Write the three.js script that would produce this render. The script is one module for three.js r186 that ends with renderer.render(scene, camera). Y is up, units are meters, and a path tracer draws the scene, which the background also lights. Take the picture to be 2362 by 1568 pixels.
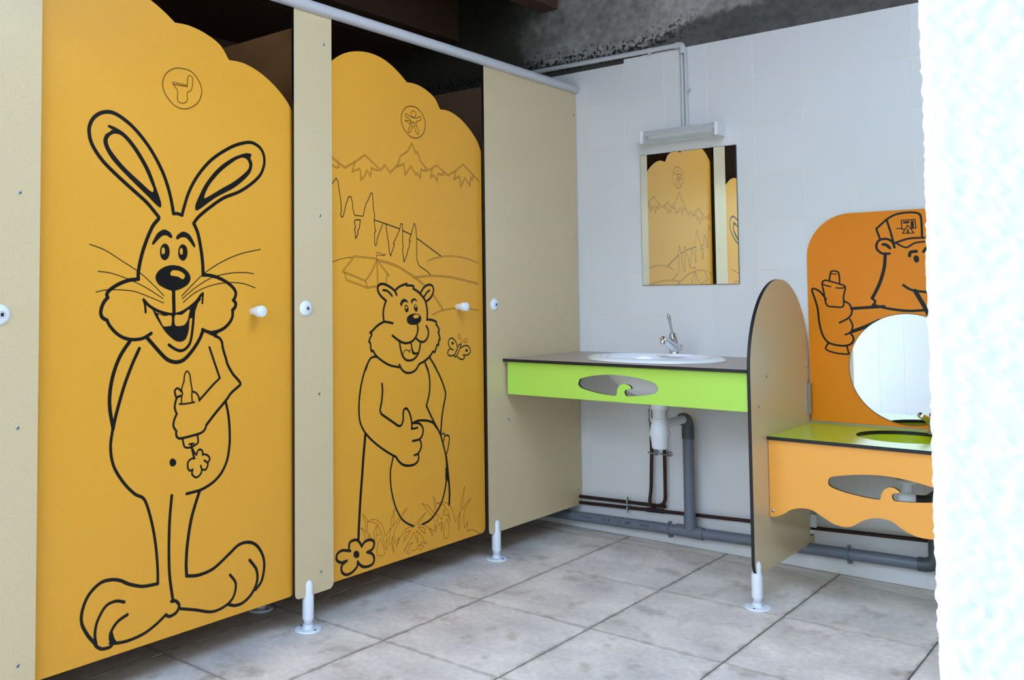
import * as THREE from 'three';
import { RoundedBoxGeometry } from 'three/addons/geometries/RoundedBoxGeometry.js';
import { mergeGeometries } from 'three/addons/utils/BufferGeometryUtils.js';
import { ImprovedNoise } from 'three/addons/math/ImprovedNoise.js';

// ---------------------------------------------------------------- camera, sky, exposure
const scene = new THREE.Scene();
const FRAME_W = 2362, FRAME_H = 1568, FOCAL = 2132.6;
const camera = new THREE.PerspectiveCamera(2 * Math.atan(FRAME_H / 2 / FOCAL) * 180 / Math.PI, FRAME_W / FRAME_H, 0.05, 200);
camera.rotation.order = 'YXZ';
camera.rotation.set(0.0480, 0.7153, -0.0081);
camera.position.set(2.2975, 1.0987, 3.8766);
camera.setViewOffset(FRAME_W, FRAME_H, 235.8, 202.5, FRAME_W, FRAME_H);   // the photograph is a crop: its optical centre lies up and left of the middle

const renderer = new THREE.WebGLRenderer({ antialias: true });
renderer.toneMapping = THREE.LinearToneMapping;
renderer.toneMappingExposure = 1.22;
renderer.shadowMap.enabled = true;

function skyTexture() {                                   // clear blue sky, paler towards the horizon
  const w = 64, h = 32, d = new Float32Array(w * h * 4);
  for (let j = 0; j < h; j++) {
    const up = Math.max(0, ((j + 0.5) / h - 0.5) * 2), t = Math.pow(up, 0.55);    // 0 at the horizon, 1 overhead
    for (let i = 0; i < w; i++) { const o = (j * w + i) * 4; d[o] = 0.95 - 0.63 * t; d[o + 1] = 1.12 - 0.58 * t; d[o + 2] = 1.38 - 0.4 * t; d[o + 3] = 1; }
  }
  const t = new THREE.DataTexture(d, w, h, THREE.RGBAFormat, THREE.FloatType);
  t.mapping = THREE.EquirectangularReflectionMapping; t.magFilter = t.minFilter = THREE.LinearFilter; t.needsUpdate = true;
  return t;
}
scene.background = scene.environment = skyTexture();
scene.backgroundIntensity = scene.environmentIntensity = 7.5;
const sun = new THREE.DirectionalLight(new THREE.Color(1, 0.93, 0.82), 14);      // high behind the building: the wash place and its front wall stand in shade, the yard is sunlit
sun.position.set(-3, 10.5, -12); sun.target.position.set(1, 0, 5); sun.castShadow = true; sun.shadow.mapSize.set(2048, 2048);
Object.assign(sun.shadow.camera, { left: -14, right: 14, top: 14, bottom: -14, near: 0.5, far: 45 });
scene.add(sun, sun.target);

// ---------------------------------------------------------------- helpers
let seed = 11;
const rnd = () => { seed = (seed * 1664525 + 1013904223) >>> 0; return seed / 4294967296; };
const perlin = new ImprovedNoise();
const fbm = (x, y, z, n = 4) => { let s = 0, a = 0.5; for (let i = 0; i < n; i++) { s += a * perlin.noise(x, y, z); x *= 2.03; y *= 2.03; a *= 0.5; } return s; };
const clamp = (v, a = 0, b = 1) => Math.min(b, Math.max(a, v));
const smooth = (a, b, v) => { const t = clamp((v - a) / (b - a)); return t * t * (3 - 2 * t); };
const used = new Map();
function numbered(name) { const n = used.get(name) ?? 0; used.set(name, n + 1); return n ? `${name}_${String(n).padStart(3, '0')}` : name; }
function shadows(o) { o.castShadow = o.receiveShadow = true; return o; }
function part(name, geometry, material, parent, pos, rot) {
  const m = shadows(new THREE.Mesh(geometry, material)); m.name = name; parent.add(m);
  if (pos) m.position.set(...pos);
  if (rot) m.rotation.set(...rot);
  return m;
}
function tag(o, label, category, group, kind) {
  if (label) o.userData.label = label;
  if (category) o.userData.category = category;
  if (group) o.userData.group = group;
  if (kind) o.userData.kind = kind;
  return o;
}
function thing(name, label, category, pos = [0, 0, 0], turn = 0, group) {
  const o = new THREE.Group(); o.name = numbered(name); scene.add(o); o.position.set(...pos); o.rotation.y = turn;
  return tag(o, label, category, group);
}
function structure(name, label, category) { const o = new THREE.Group(); o.name = name; scene.add(o); return tag(o, label, category, null, 'structure'); }
const box = (w, h, d, x = 0, y = 0, z = 0) => new THREE.BoxGeometry(w, h, d).translate(x, y, z);
const boxAt = (x0, x1, y0, y1, z0, z1) => box(x1 - x0, y1 - y0, z1 - z0, (x0 + x1) / 2, (y0 + y1) / 2, (z0 + z1) / 2);
const lathe = (pts, seg = 32) => new THREE.LatheGeometry(pts.map(([r, y]) => new THREE.Vector2(r, y)), seg);
function merged(list) { return mergeGeometries(list.map((g) => { const n = g.index ? g.toNonIndexed() : g; for (const k of Object.keys(n.attributes)) if (!['position', 'normal', 'uv'].includes(k)) n.deleteAttribute(k); return n; })); }
function tube(pts, r, seg = 12, per = 10, closed = false) {   // a pipe through points, bends rounded by the curve
  return new THREE.TubeGeometry(new THREE.CatmullRomCurve3(pts.map((p) => new THREE.Vector3(...p)), closed, 'centripetal'), Math.max(2, pts.length * per), r, seg, closed);
}
function pipe(pts, r, bend = 0.03, seg = 14) {                // straight runs joined by round bends
  const v = pts.map((p) => new THREE.Vector3(...p)), path = new THREE.CurvePath();
  let at = v[0].clone();
  for (let i = 1; i < v.length; i++) {
    if (i === v.length - 1) { path.add(new THREE.LineCurve3(at, v[i])); break; }
    const a = v[i].clone().add(v[i - 1].clone().sub(v[i]).setLength(bend)), b = v[i].clone().add(v[i + 1].clone().sub(v[i]).setLength(bend));
    path.add(new THREE.LineCurve3(at, a)); path.add(new THREE.QuadraticBezierCurve3(a, v[i], b)); at = b;
  }
  const pts2 = [];
  for (const c of path.curves) for (const p of c.getPoints(c.isLineCurve3 ? 3 : 8)) if (!pts2.length || pts2.at(-1).distanceTo(p) > 1e-5) pts2.push(p);
  const g = new THREE.TubeGeometry(new THREE.CatmullRomCurve3(pts2, false, 'chordal'), pts2.length * 3, r, seg, false);
  return g;
}
function loft(pts, radii, seg = 18) {                        // round body of changing radius along a path, ends closed
  const curve = new THREE.CatmullRomCurve3(pts.map((p) => new THREE.Vector3(...p))), n = 28, rows = [];
  const frames = curve.computeFrenetFrames(n, false), pos = [], idx = [];
  for (let i = 0; i <= n; i++) {
    const t = i / n, c = curve.getPoint(t), f = t * (radii.length - 1), k = Math.min(radii.length - 2, Math.floor(f)), R = radii[k], S = radii[k + 1], u = f - k;
    const ra = (R[0] ?? R) * (1 - u) + (S[0] ?? S) * u, rb = (R[1] ?? R) * (1 - u) + (S[1] ?? S) * u;
    for (let j = 0; j < seg; j++) {
      const a = j / seg * 2 * Math.PI, p = c.clone().addScaledVector(frames.normals[i], Math.cos(a) * ra).addScaledVector(frames.binormals[i], Math.sin(a) * rb);
      pos.push(p.x, p.y, p.z);
    }
  }
  for (let i = 0; i < n; i++) for (let j = 0; j < seg; j++) { const a = i * seg + j, b = i * seg + (j + 1) % seg, c = a + seg, d = b + seg; idx.push(a, c, b, b, c, d); }
  for (const [row, flip] of [[0, 1], [n, 0]]) {
    const c = curve.getPoint(row / n); pos.push(c.x, c.y, c.z); const m = pos.length / 3 - 1;
    for (let j = 0; j < seg; j++) { const a = row * seg + j, b = row * seg + (j + 1) % seg; flip ? idx.push(m, a, b) : idx.push(m, b, a); }
  }
  const g = new THREE.BufferGeometry(); g.setAttribute('position', new THREE.Float32BufferAttribute(pos, 3)); g.setAttribute('uv', new THREE.Float32BufferAttribute(new Float32Array(pos.length / 3 * 2), 2)); g.setIndex(idx); g.computeVertexNormals();
  return g;
}
function canvasTexture(canvas, srgb = true) { const t = new THREE.CanvasTexture(canvas); if (srgb) t.colorSpace = THREE.SRGBColorSpace; t.anisotropy = 8; return t; }
function pixels(w, h, f) {                                   // a texture computed point by point; f(u, v) with v upwards gives sRGB 0..255
  const c = document.createElement('canvas'); c.width = w; c.height = h;
  const x = c.getContext('2d'), im = x.createImageData(w, h);
  for (let j = 0; j < h; j++) for (let i = 0; i < w; i++) { const k = (j * w + i) * 4, q = f((i + 0.5) / w, 1 - (j + 0.5) / h); im.data[k] = clamp(q[0], 0, 255); im.data[k + 1] = clamp(q[1], 0, 255); im.data[k + 2] = clamp(q[2], 0, 255); im.data[k + 3] = 255; }
  x.putImageData(im, 0, 0);
  return c;
}
const wrap = (t, x, y = x) => { t.wrapS = t.wrapT = THREE.RepeatWrapping; t.repeat.set(x, y); return t; };
const std = (o) => new THREE.MeshPhysicalMaterial(o);
const shapeOf = (pts) => new THREE.Shape(pts.map(([x, y]) => new THREE.Vector2(x, y)));
function roundedRect(x0, y0, x1, y1, r) {                    // r: one radius, or [bottom left, bottom right, top right, top left]
  const [a, b, c, d] = Array.isArray(r) ? r : [r, r, r, r], s = new THREE.Shape();
  s.moveTo(x0 + a, y0); s.lineTo(x1 - b, y0); if (b) s.absarc(x1 - b, y0 + b, b, -Math.PI / 2, 0); s.lineTo(x1, y1 - c); if (c) s.absarc(x1 - c, y1 - c, c, 0, Math.PI / 2);
  s.lineTo(x0 + d, y1); if (d) s.absarc(x0 + d, y1 - d, d, Math.PI / 2, Math.PI); s.lineTo(x0, y0 + a); if (a) s.absarc(x0 + a, y0 + a, a, Math.PI, Math.PI * 1.5);
  return s;
}
const slab = (shape, depth, curve = 24) => new THREE.ExtrudeGeometry(shape, { depth, bevelEnabled: false, curveSegments: curve });
function curvePath(pts, Type = THREE.Shape) { const s = new Type(), c = new THREE.SplineCurve(pts.map(([x, y]) => new THREE.Vector2(x, y))); s.setFromPoints(c.getPoints(pts.length * 6)); return s; }

const rabbit_art = [
['c',10.9,365,1338,325,1377,279,1410,228,1447,183,1484,151,1526,142,1563,150,1591,169,1611,192,1621,220,1621,260,1603,296,1576,338,1532,376,1475,397,1428,409,1388,417,1350],
['l',9.8,417,1350,431,1351,447,1347],
['c',10.4,447,1347,451,1362,471,1418,503,1471,554,1525,623,1570,678,1592,717,1597,752,1580,765,1545,752,1503,717,1469,662,1435,602,1411,555,1382,508,1347,489,1325],
['c',11.3,365,1338,365,1331,346,1309,326,1268,310,1224,300,1180,299,1158],
['c',10.5,300,1155,291,1154,267,1151,234,1139,208,1123,200,1112,203,1103],
['c',10.5,203,1103,190,1088,182,1065,186,1049,201,1040],
['c',9.6,201,1040,211,1023,232,1002,258,988,287,983,316,986,343,999],
['c',11.5,489,1325,504,1296,516,1246,522,1204,524,1169],
['c',10.5,524,1170,559,1167,596,1156,628,1139,647,1120,647,1104,639,1092],
['c',11.5,639,1092,648,1083,646,1071,636,1061],
['c',10.4,636,1061,635,1039,619,1017,593,1001,559,994,540,997,522,1004],
['F',0.2,523,1007,540,1000,559,997,585,996,576,987,582,978,568,981,548,988,534,996],
['c',8.6,568,983,585,976,595,963,599,943,611,910,617,893,637,863,662,838,667,829,660,822,631,804,611,783,569,746,537,715],
['c',7.2,537,715,532,703,518,694,485,689,446,686,433,691,429,701,430,709],
['c',6.9,430,709,420,724,422,742,431,759],
['c',6.9,431,759,424,778,427,796,432,807,444,811],
['c',6.2,429,807,425,819,424,828,431,834,440,831,446,824],
['c',4.5,448,788,447,801,451,817],
['c',4.5,451,817,448,831,455,851],
['c',4.5,456,852,458,871,466,882,476,872,481,844],
['c',4.5,481,844,485,825,484,809,486,788],
['c',5,440,787,465,786,494,788],
['c',5.6,488,820,501,814,509,802,511,791],
['c',6.9,511,792,535,812,561,834,587,853],
['l',7.1,587,853,548,949],
['c',6,452,685,454,673,460,659,479,655,493,659,507,667,505,687],
['c',5,475,665,483,666,492,665],
['c',7.1,483,662,487,644,493,622],
['c',5.6,489,648,494,638,501,631],
['c',5.8,495,621,482,621,471,612,471,596,478,587,488,589],
['c',5.8,488,589,486,575,500,564,514,569,521,581,517,596],
['c',5.9,523,584,535,582,543,595,540,603,530,610],
['c',5.9,544,603,550,611,544,622,532,628,524,628],
['c',5.9,524,628,523,639,514,645,506,641,501,630],
['c',8.8,609,782,620,738,625,690,625,649,616,601,596,566,570,544,544,532,515,524,467,521],
['F',0.2,430,618,428,612,424,609,418,608,412,610,408,615,407,621,408,626,412,630,418,631,424,628,428,624],
['c',11.2,274,980,243,939,222,890,212,841,212,795,220,753],
['c',10.1,304,957,283,917,257,857,236,793,225,752,222,737],
['c',8.1,217,768,218,755,222,737],
['c',8.8,222,741,215,691,224,639,254,589,291,550,318,534,332,510,349,455,361,395,368,327,369,282],
['c',9.3,369,282,320,286,277,302,250,318,224,327,189,327,154,304,135,268,133,233,150,198,170,172],
['c',9,170,172,178,159,195,148,218,147,227,154],
['c',8.7,218,157,236,152,273,148,326,154,365,169,396,187],
['c',9.4,396,187,410,179,433,185,442,202,430,218,415,221],
['c',8.4,261,257,235,266,204,260,179,226,172,192,176,166],
['c',8.9,271,220,241,209,221,187,219,172,228,156],
['F',0.5,224,189,216,182,214,167,223,153,241,150,231,167],
['c',9.5,415,524,408,453,406,367,409,294,421,219],
['c',10.5,512,519,485,449,470,373,466,315,468,281],
['c',9.7,468,281,510,274,565,281,622,311,661,332,701,332,734,314,758,277,763,239,752,200,728,179],
['c',8.5,442,193,498,175,553,155,590,154,619,162,638,175,648,196,648,221,627,248],
['c',9.7,619,161,648,150,681,152,714,172,734,204,731,241,704,276],
['c',11.5,330,986,361,954,389,927,407,916,428,911,449,914,467,925,494,952,513,978,522,997],
['F',0.4,344,1259,349,1269,363,1290,384,1301,405,1294,413,1281,408,1277,393,1284,379,1282,363,1269,352,1258,346,1255],
['F',0.4,426,1277,432,1288,451,1298,473,1291,489,1270,495,1256,490,1253,476,1268,461,1280,444,1280,432,1274],
['F',0.4,404,1236,402,1224,396,1215,387,1211,379,1214,373,1223,371,1235,373,1247,379,1256,387,1260,396,1257,402,1248],
['E',0.4,388,1239,387,1233,385,1230,382,1228,379,1229,377,1233,376,1238,377,1244,379,1248,382,1249,385,1248,387,1244],
['F',0.5,467,1236,465,1224,459,1215,451,1211,442,1215,436,1223,434,1235,436,1248,442,1257,450,1260,459,1257,465,1249],
['E',0.5,450,1239,450,1234,448,1230,445,1229,442,1230,440,1234,439,1239,440,1244,442,1248,445,1249,448,1248,450,1244],
['F',0.2,356,1160,365,1178,388,1192,417,1197,447,1192,470,1177,478,1159,470,1142,448,1129,424,1122,406,1123,383,1131,365,1142],
['E',0.2,407,1173,413,1181,429,1182,445,1178,458,1168,455,1159,449,1156,434,1163,419,1165,409,1167],
['l',11.5,418,1125,420,1057],
['c',8.7,317,1096,335,1079,363,1064,393,1055,418,1052,443,1056,474,1071,499,1089,515,1107,523,1113],
['c',6.9,317,1095,322,1080,324,1060],
['c',6.5,524,1112,522,1095,521,1084],
['F',0.2,347,1070,365,1056,419,1050,458,1058,485,1073,507,1093,497,1064,485,1041,476,1037,472,1004,463,980,451,972,438,971,422,976,394,998,371,1027,355,1051],
['F',0.2,496,1084,509,1100,516,1096,501,1078,495,1060,488,1060],
['E',0.2,366,1052,388,1048,411,1048,411,1021,403,1018,392,1017,383,1019,374,1034],
['E',0.2,424,1049,448,1051,474,1066,472,1047,467,1032,456,1020,438,1017,424,1021],
['c',8.9,491,1062,488,1026,483,988,476,964,460,948,441,944,422,951,403,963],
['c',2.4,147,1249,194,1234,246,1206,303,1174,345,1142,385,1107],
['c',2.4,173,1175,211,1171,263,1156,322,1132,382,1099],
['c',2.4,167,1118,199,1124,246,1124,290,1119,336,1104,384,1086],
['c',2.7,447,1106,489,1143,529,1175,592,1210,667,1238,749,1255],
['c',2.7,449,1098,499,1133,560,1163,624,1176,678,1179,720,1176],
['c',2.7,452,1087,499,1118,560,1139,624,1147,678,1144,726,1131],
['F',0.4,203,1585,230,1579,260,1563,297,1526,334,1473,359,1417,374,1378,367,1366,325,1398,252,1455,209,1494,187,1531,191,1556,208,1570],
['E',0.4,225,1564,247,1558,279,1528,315,1480,342,1430,348,1416,341,1409,306,1433,252,1473,211,1514,199,1540,208,1557],
['c',7.4,203,1582,216,1577,234,1570],
['E',0.4,197,1577,208,1578,219,1574,208,1571,195,1565],
['c',7.4,203,1582,216,1577,234,1570],
['F',0.5,707,1553,678,1556,634,1539,581,1503,534,1452,503,1399,494,1373,506,1367,570,1409,645,1448,701,1493,715,1527,707,1546],
['E',0.5,667,1543,640,1529,591,1493,549,1449,529,1414,534,1406,591,1438,645,1468,690,1502,702,1522,695,1539,681,1545],
['c',9,707,1557,689,1556,670,1550],
['N',3.2,434,1789,477,1787,507,1761,517,1730,502,1694,462,1670,423,1672,389,1699,377,1730,386,1760,408,1780],
['t',2.7,414,1735,429,1720,429,1699,432,1687,450,1685,464,1696,464,1719,477,1728,482,1743,483,1767,474,1773,466,1766,464,1738],
['t',3.6,414,1737,464,1738],
['t',2.3,463,1742,415,1743,414,1738],
];
const bear_art = [
['N',3.7,446,1835,480,1832,513,1810,527,1779,521,1747,495,1722,465,1713,428,1719,396,1745,384,1775,393,1806,415,1826],
['N',3,456,1818,468,1815,471,1807,467,1798,456,1793,446,1797,441,1804,445,1813],
['N',3,410,1796,417,1801,435,1795,456,1791,475,1793,494,1801,503,1797,500,1789,483,1782,475,1779,474,1762,483,1748,487,1735,480,1730,472,1736,460,1756,451,1755,443,1743,435,1731,424,1732,425,1739,437,1758,438,1769,439,1780,421,1787,410,1791],
['T',2.7,474,1774,441,1774,472,1762],
['T',2.7,437,1777,405,1775,437,1764],
['T',2.7,438,1769,451,1755],
['m',6.4,13,1590,80,1559,132,1585,182,1616,267,1568,291,1590,319,1564,360,1595,381,1635,419,1655,445,1690,469,1655,479,1661,496,1626,544,1594,596,1620,669,1586,722,1613,770,1642,830,1606,876,1582],
['m',6,130,1584,117,1548,154,1563,160,1555,161,1522,177,1534,194,1561,212,1540,218,1574,231,1567,254,1567],
['m',6.5,360,1592,399,1605,404,1563,427,1587,437,1601,468,1570,474,1579,493,1560,499,1594,531,1590,525,1603],
['m',6.9,566,1600,557,1569,576,1579,598,1557,605,1587,640,1585,636,1599],
['m',7.3,718,1607,705,1574,743,1589,751,1548,780,1587,813,1556,818,1593,830,1580,834,1603],
['m',5.9,46,1572,51,1558,34,1555,13,1562],
['l',3.2,11,1491,36,1517,45,1507,50,1480,56,1451,61,1423,59,1412,62,1404,57,1393,61,1382,70,1384,79,1411,82,1422,97,1456,110,1457,117,1436,119,1414,128,1392,172,1391,180,1420,186,1435,201,1456,213,1478,221,1479,225,1443,226,1423,233,1398,230,1384,235,1347,239,1341,232,1334,232,1293,236,1287,243,1292,245,1310,262,1343,277,1369],
['c',3.8,231,1381,283,1372,331,1363,370,1355],
['l',4,390,1349,435,1337],
['l',4.1,473,1323,619,1258],
['L',3.7,130,1375,157,1377,153,1351,143,1334,145,1326,132,1308,131,1331,127,1342,133,1350,127,1364],
['l',3.5,294,1367,300,1333,308,1298,312,1267,319,1251,325,1264,341,1295,334,1298,348,1317,370,1351,378,1375,387,1375,388,1337,387,1307,391,1293,386,1275,394,1230,413,1261,418,1279,426,1291,425,1300,433,1312,425,1315,437,1336,456,1382,464,1370,470,1323,468,1245,483,1217,527,1199,551,1184],
['d',5.3,533,1237,585,1251,649,1259,719,1260,792,1252,863,1237],
['d',7.4,453,1171,522,1178,594,1179,668,1176,759,1165,859,1150],
['d',8.3,248,1233,299,1226,355,1213,408,1193,462,1170,517,1140],
['c',1.9,5,1218,49,1231,87,1238,117,1240],
['d',8.5,567,1104,597,1076,628,1043],
['d',5.2,561,1027,605,1039,660,1047,711,1050,751,1050,804,1046,861,1039],
['m',6,125,1244,183,1242,242,1239],
['m',6,125,1244,66,1189,182,1157],
['m',5.9,77,1183,85,1159,192,1132,248,1138],
['m',6.1,182,1157,192,1132],
['m',6.2,244,1230,248,1142],
['m',6.3,299,1183,292,1148],
['d',6.1,182,1157,215,1190,242,1233],
['d',6.2,250,1231,273,1208,309,1178],
['t',2.4,245,1236,241,1259,257,1261,274,1255,291,1256,282,1252,257,1252,244,1250],
['E',0.3,292,1085,268,1099,251,1116,247,1133,258,1144,278,1146,305,1139,327,1129,342,1121,368,1136,407,1147,437,1141,476,1117,508,1132,532,1143,553,1144,567,1134,567,1115,552,1095,524,1079,529,1033,527,1008,482,967,367,971,279,1008,276,1037],
['c',9.3,292,1084,268,1099,251,1116,247,1133,258,1144,278,1146,305,1139,327,1129,342,1119,351,1106],
['c',8.3,276,1123,294,1122,312,1113,325,1102],
['c',8.8,342,1122,368,1137,409,1148],
['c',8.7,408,1141,437,1141,450,1138],
['l',8.1,409,1148,410,1141],
['l',8.2,450,1138,447,1129],
['c',9.5,447,1129,476,1117,500,1100,518,1082,527,1056,530,1033,527,1008],
['c',8.9,492,1115,508,1132,532,1143,553,1144,567,1134,567,1115,552,1095,524,1079],
['c',8,512,1099,528,1114,544,1123],
['c',8.7,292,1084,281,1062,276,1037,279,1008],
['c',8.8,328,1000,304,1004,278,1006,242,992,221,978,205,969],
['c',7.8,205,969,214,964,203,947,199,936],
['c',7.8,199,936,206,931,208,914,211,901],
['c',8.4,211,903,220,902,234,886,266,865,310,845,365,834],
['c',8.5,364,844,376,826,395,814,418,809,441,812,461,821,478,839],
['c',8.9,478,839,508,848,537,862,563,883],
['l',7.8,563,883,573,880],
['c',8.8,573,880,582,896,588,907],
['l',7.2,588,909,597,907],
['c',8.9,597,907,599,924,606,928],
['c',8.9,606,928,603,942,596,959],
['c',8.6,596,959,602,963,596,976,583,989],
['c',8.9,583,989,583,999,555,1007,527,1009],
['F',0.3,376,1063,371,1074,383,1088,398,1090,412,1083,415,1075,402,1079,387,1075,380,1064],
['F',0.3,435,1074,434,1084,448,1092,462,1089,469,1079,456,1084,444,1081,440,1073],
['F',0.3,418,1054,418,1047,415,1041,410,1039,404,1040,399,1045,396,1052,396,1060,399,1065,404,1068,410,1066,415,1061],
['E',0.3,412,1058,411,1055,409,1053,405,1052,402,1053,400,1055,399,1058,400,1060,403,1062,406,1063,409,1062,411,1060],
['F',0.3,471,1056,472,1049,469,1043,464,1041,459,1042,454,1047,450,1054,450,1061,453,1066,457,1069,463,1068,468,1063],
['E',0.3,466,1061,465,1059,463,1057,460,1056,458,1057,456,1059,455,1061,456,1064,458,1066,461,1067,463,1066,465,1064],
['F',0.3,492,1018,491,1006,478,996,458,991,436,991,418,996,409,1006,410,1018,423,1028,442,1033,464,1033,483,1028],
['E',0.3,480,1024,479,1020,473,1017,464,1015,455,1015,448,1018,445,1021,446,1025,452,1028,461,1030,470,1029,477,1027],
['c',8.9,469,993,472,970,462,947,442,930,415,923,389,924,362,934,340,946,326,954],
['c',8.5,462,939,478,928,501,923,521,930,534,947,534,968,523,984],
['c',8.3,366,927,370,906,381,878,399,861,420,856,442,858,465,871,479,891,487,920],
['c',7.2,431,922,436,903,444,887,457,881,476,883],
['c',3.4,386,879,389,890,404,897,419,891,423,885],
['c',3.4,421,892,432,897],
['c',4.4,459,878,444,880,436,889],
['c',5.1,717,895,705,917,683,931,664,925,660,908,670,892,691,883],
['c',5,670,889,655,879,657,866,674,860,697,863],
['C',5.1,726,900,734,903,740,897,710,857,703,855,699,861],
['c',5.2,741,889,761,896,786,895,803,880,801,867,783,858,755,860],
['c',5.2,755,860,764,850,751,842,730,846,717,855],
['F',0.3,694,909,693,907,690,905,686,904,683,905,680,907,679,910,680,913,683,915,687,916,690,915,693,912],
['F',0.3,786,876,785,873,782,871,778,871,774,872,771,874,770,877,771,880,774,882,778,882,782,881,785,879],
['t',2.4,737,904,742,923,736,943,725,943,721,931,731,926,729,933],
['t',2.4,744,905,762,920,780,925,785,916,770,907,765,913,774,915],
['c',7.9,240,880,213,879,195,864,181,836,189,856,168,816,153,768,146,725,145,685,150,654,163,629,180,608,219,575,272,540,327,510],
['c',8.7,327,510,341,503,355,487,379,470,408,462,441,461,464,470,471,486,467,500],
['c',8.1,445,496,467,500,484,517,486,536,476,553],
['c',8.4,436,551,476,553,495,570,497,592,481,610,460,616,437,618],
['c',7.5,466,598,447,597,430,598],
['c',8.7,431,597,432,618,426,643,414,666,402,677,388,674,383,661,383,640,375,620,360,616,344,622],
['l',8.8,346,622,262,670],
['c',8.6,264,669,256,684,264,715,269,751,267,780],
['c',8.3,514,842,532,811,516,836,535,799,541,756,536,718,519,676],
['c',8.3,519,676,559,616,602,558,624,504,636,469,640,432,641,384],
['c',8.4,543,860,581,816,566,833,606,780,632,732,637,704,617,638,605,560],
['c',8.8,441,619,468,624,498,622,533,616,559,606,580,585],
['c',7.1,325,507,313,470,311,466,309,432,314,387,333,328,364,278,397,251,436,232],
['c',8.2,490,229,531,235,571,257,607,292,628,336,639,385,636,419],
['c',10.7,639,463,646,418,654,360,657,317,654,275],
['c',11.7,177,605,166,524,162,487,148,363,138,239],
['F',0.4,634,419,650,417,654,383,649,361,642,373,633,363],
['c',5.3,607,552,620,558,630,549,617,517],
['c',6.1,630,546,645,548,659,540,656,515,646,485,635,469],
['c',9.5,91,220,94,238,112,244,134,240,150,223,155,214],
['c',9.7,155,214,171,227,197,229,217,220,219,205,208,192,183,188],
['c',9.8,183,188,207,178,219,161,213,142,185,137,159,143,141,156,135,165],
['c',9.6,135,165,130,148,104,134,76,133,56,147,56,169,80,180],
['c',9.5,80,180,52,180,31,194,34,213,59,220,98,210],
['F',0.3,143,188,141,182,135,179,128,179,120,182,115,188,113,195,115,201,120,204,128,205,136,201,141,195],
['T',1.7,176,231,171,252,151,280,167,271,178,256,175,292,162,326,179,309,184,296,186,255,189,234],
['T',1.7,186,294,205,299,231,294,258,274,273,248,279,223,308,249,300,217,302,185],
['T',1.7,186,294,212,289,235,278,219,251,221,222],
['T',1.7,237,274,233,245,229,221],
['T',1.7,239,274,258,243,271,207],
['T',1.7,235,237,254,239],
['T',1.7,193,252,206,229],
['T',1.7,195,252,192,232],
['T',1.7,248,226,238,201,232,179,238,165,253,159,268,158,277,164,269,192,253,221],
['T',1.7,288,216,276,195,280,182,288,174,289,196,288,217],
['T',1.8,310,241,312,277,331,317,326,280,320,252,360,281,401,306,372,279,340,248,326,227,331,189,356,205,347,189,339,172,359,202,388,228,417,233,438,228,467,248,514,271,488,255,465,232,501,224,531,204,548,173,546,187,533,205,557,190,566,224,553,243,487,308,523,293,566,252,563,291,555,324,569,307,575,261,579,227,588,204],
['T',1.8,318,218,312,193,325,155,321,189,318,218],
['T',1.8,421,219,392,217,381,185,404,204,421,219],
['T',1.8,439,209,396,166,379,147,404,167,431,173,395,142,407,134,424,144,449,139,457,148,478,133,495,145,483,153,462,152,487,163,511,150,483,188,454,212,462,187,460,163,454,181,439,209],
['T',1.9,465,223,488,219,505,206,506,191,484,205,465,223],
['T',1.9,576,292,607,294,643,282,670,256,688,219,692,198,723,232,710,195,715,161],
['T',1.9,580,291,616,282,647,251,658,205,647,237],
['T',1.9,584,249,606,223,624,264,626,238,651,234],
['T',1.9,588,204,606,217,603,179,610,205,606,217],
['T',2,637,222,621,197,618,170,620,152,632,146,645,148,652,172,651,197,640,222],
['T',1.9,568,210,565,183,579,197,568,210],
['T',2,715,161,731,277,756,333,745,283,739,239,768,264,796,275,758,243,746,208,752,164,774,187,766,158,773,148,795,150,819,142,863,118],
];
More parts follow.
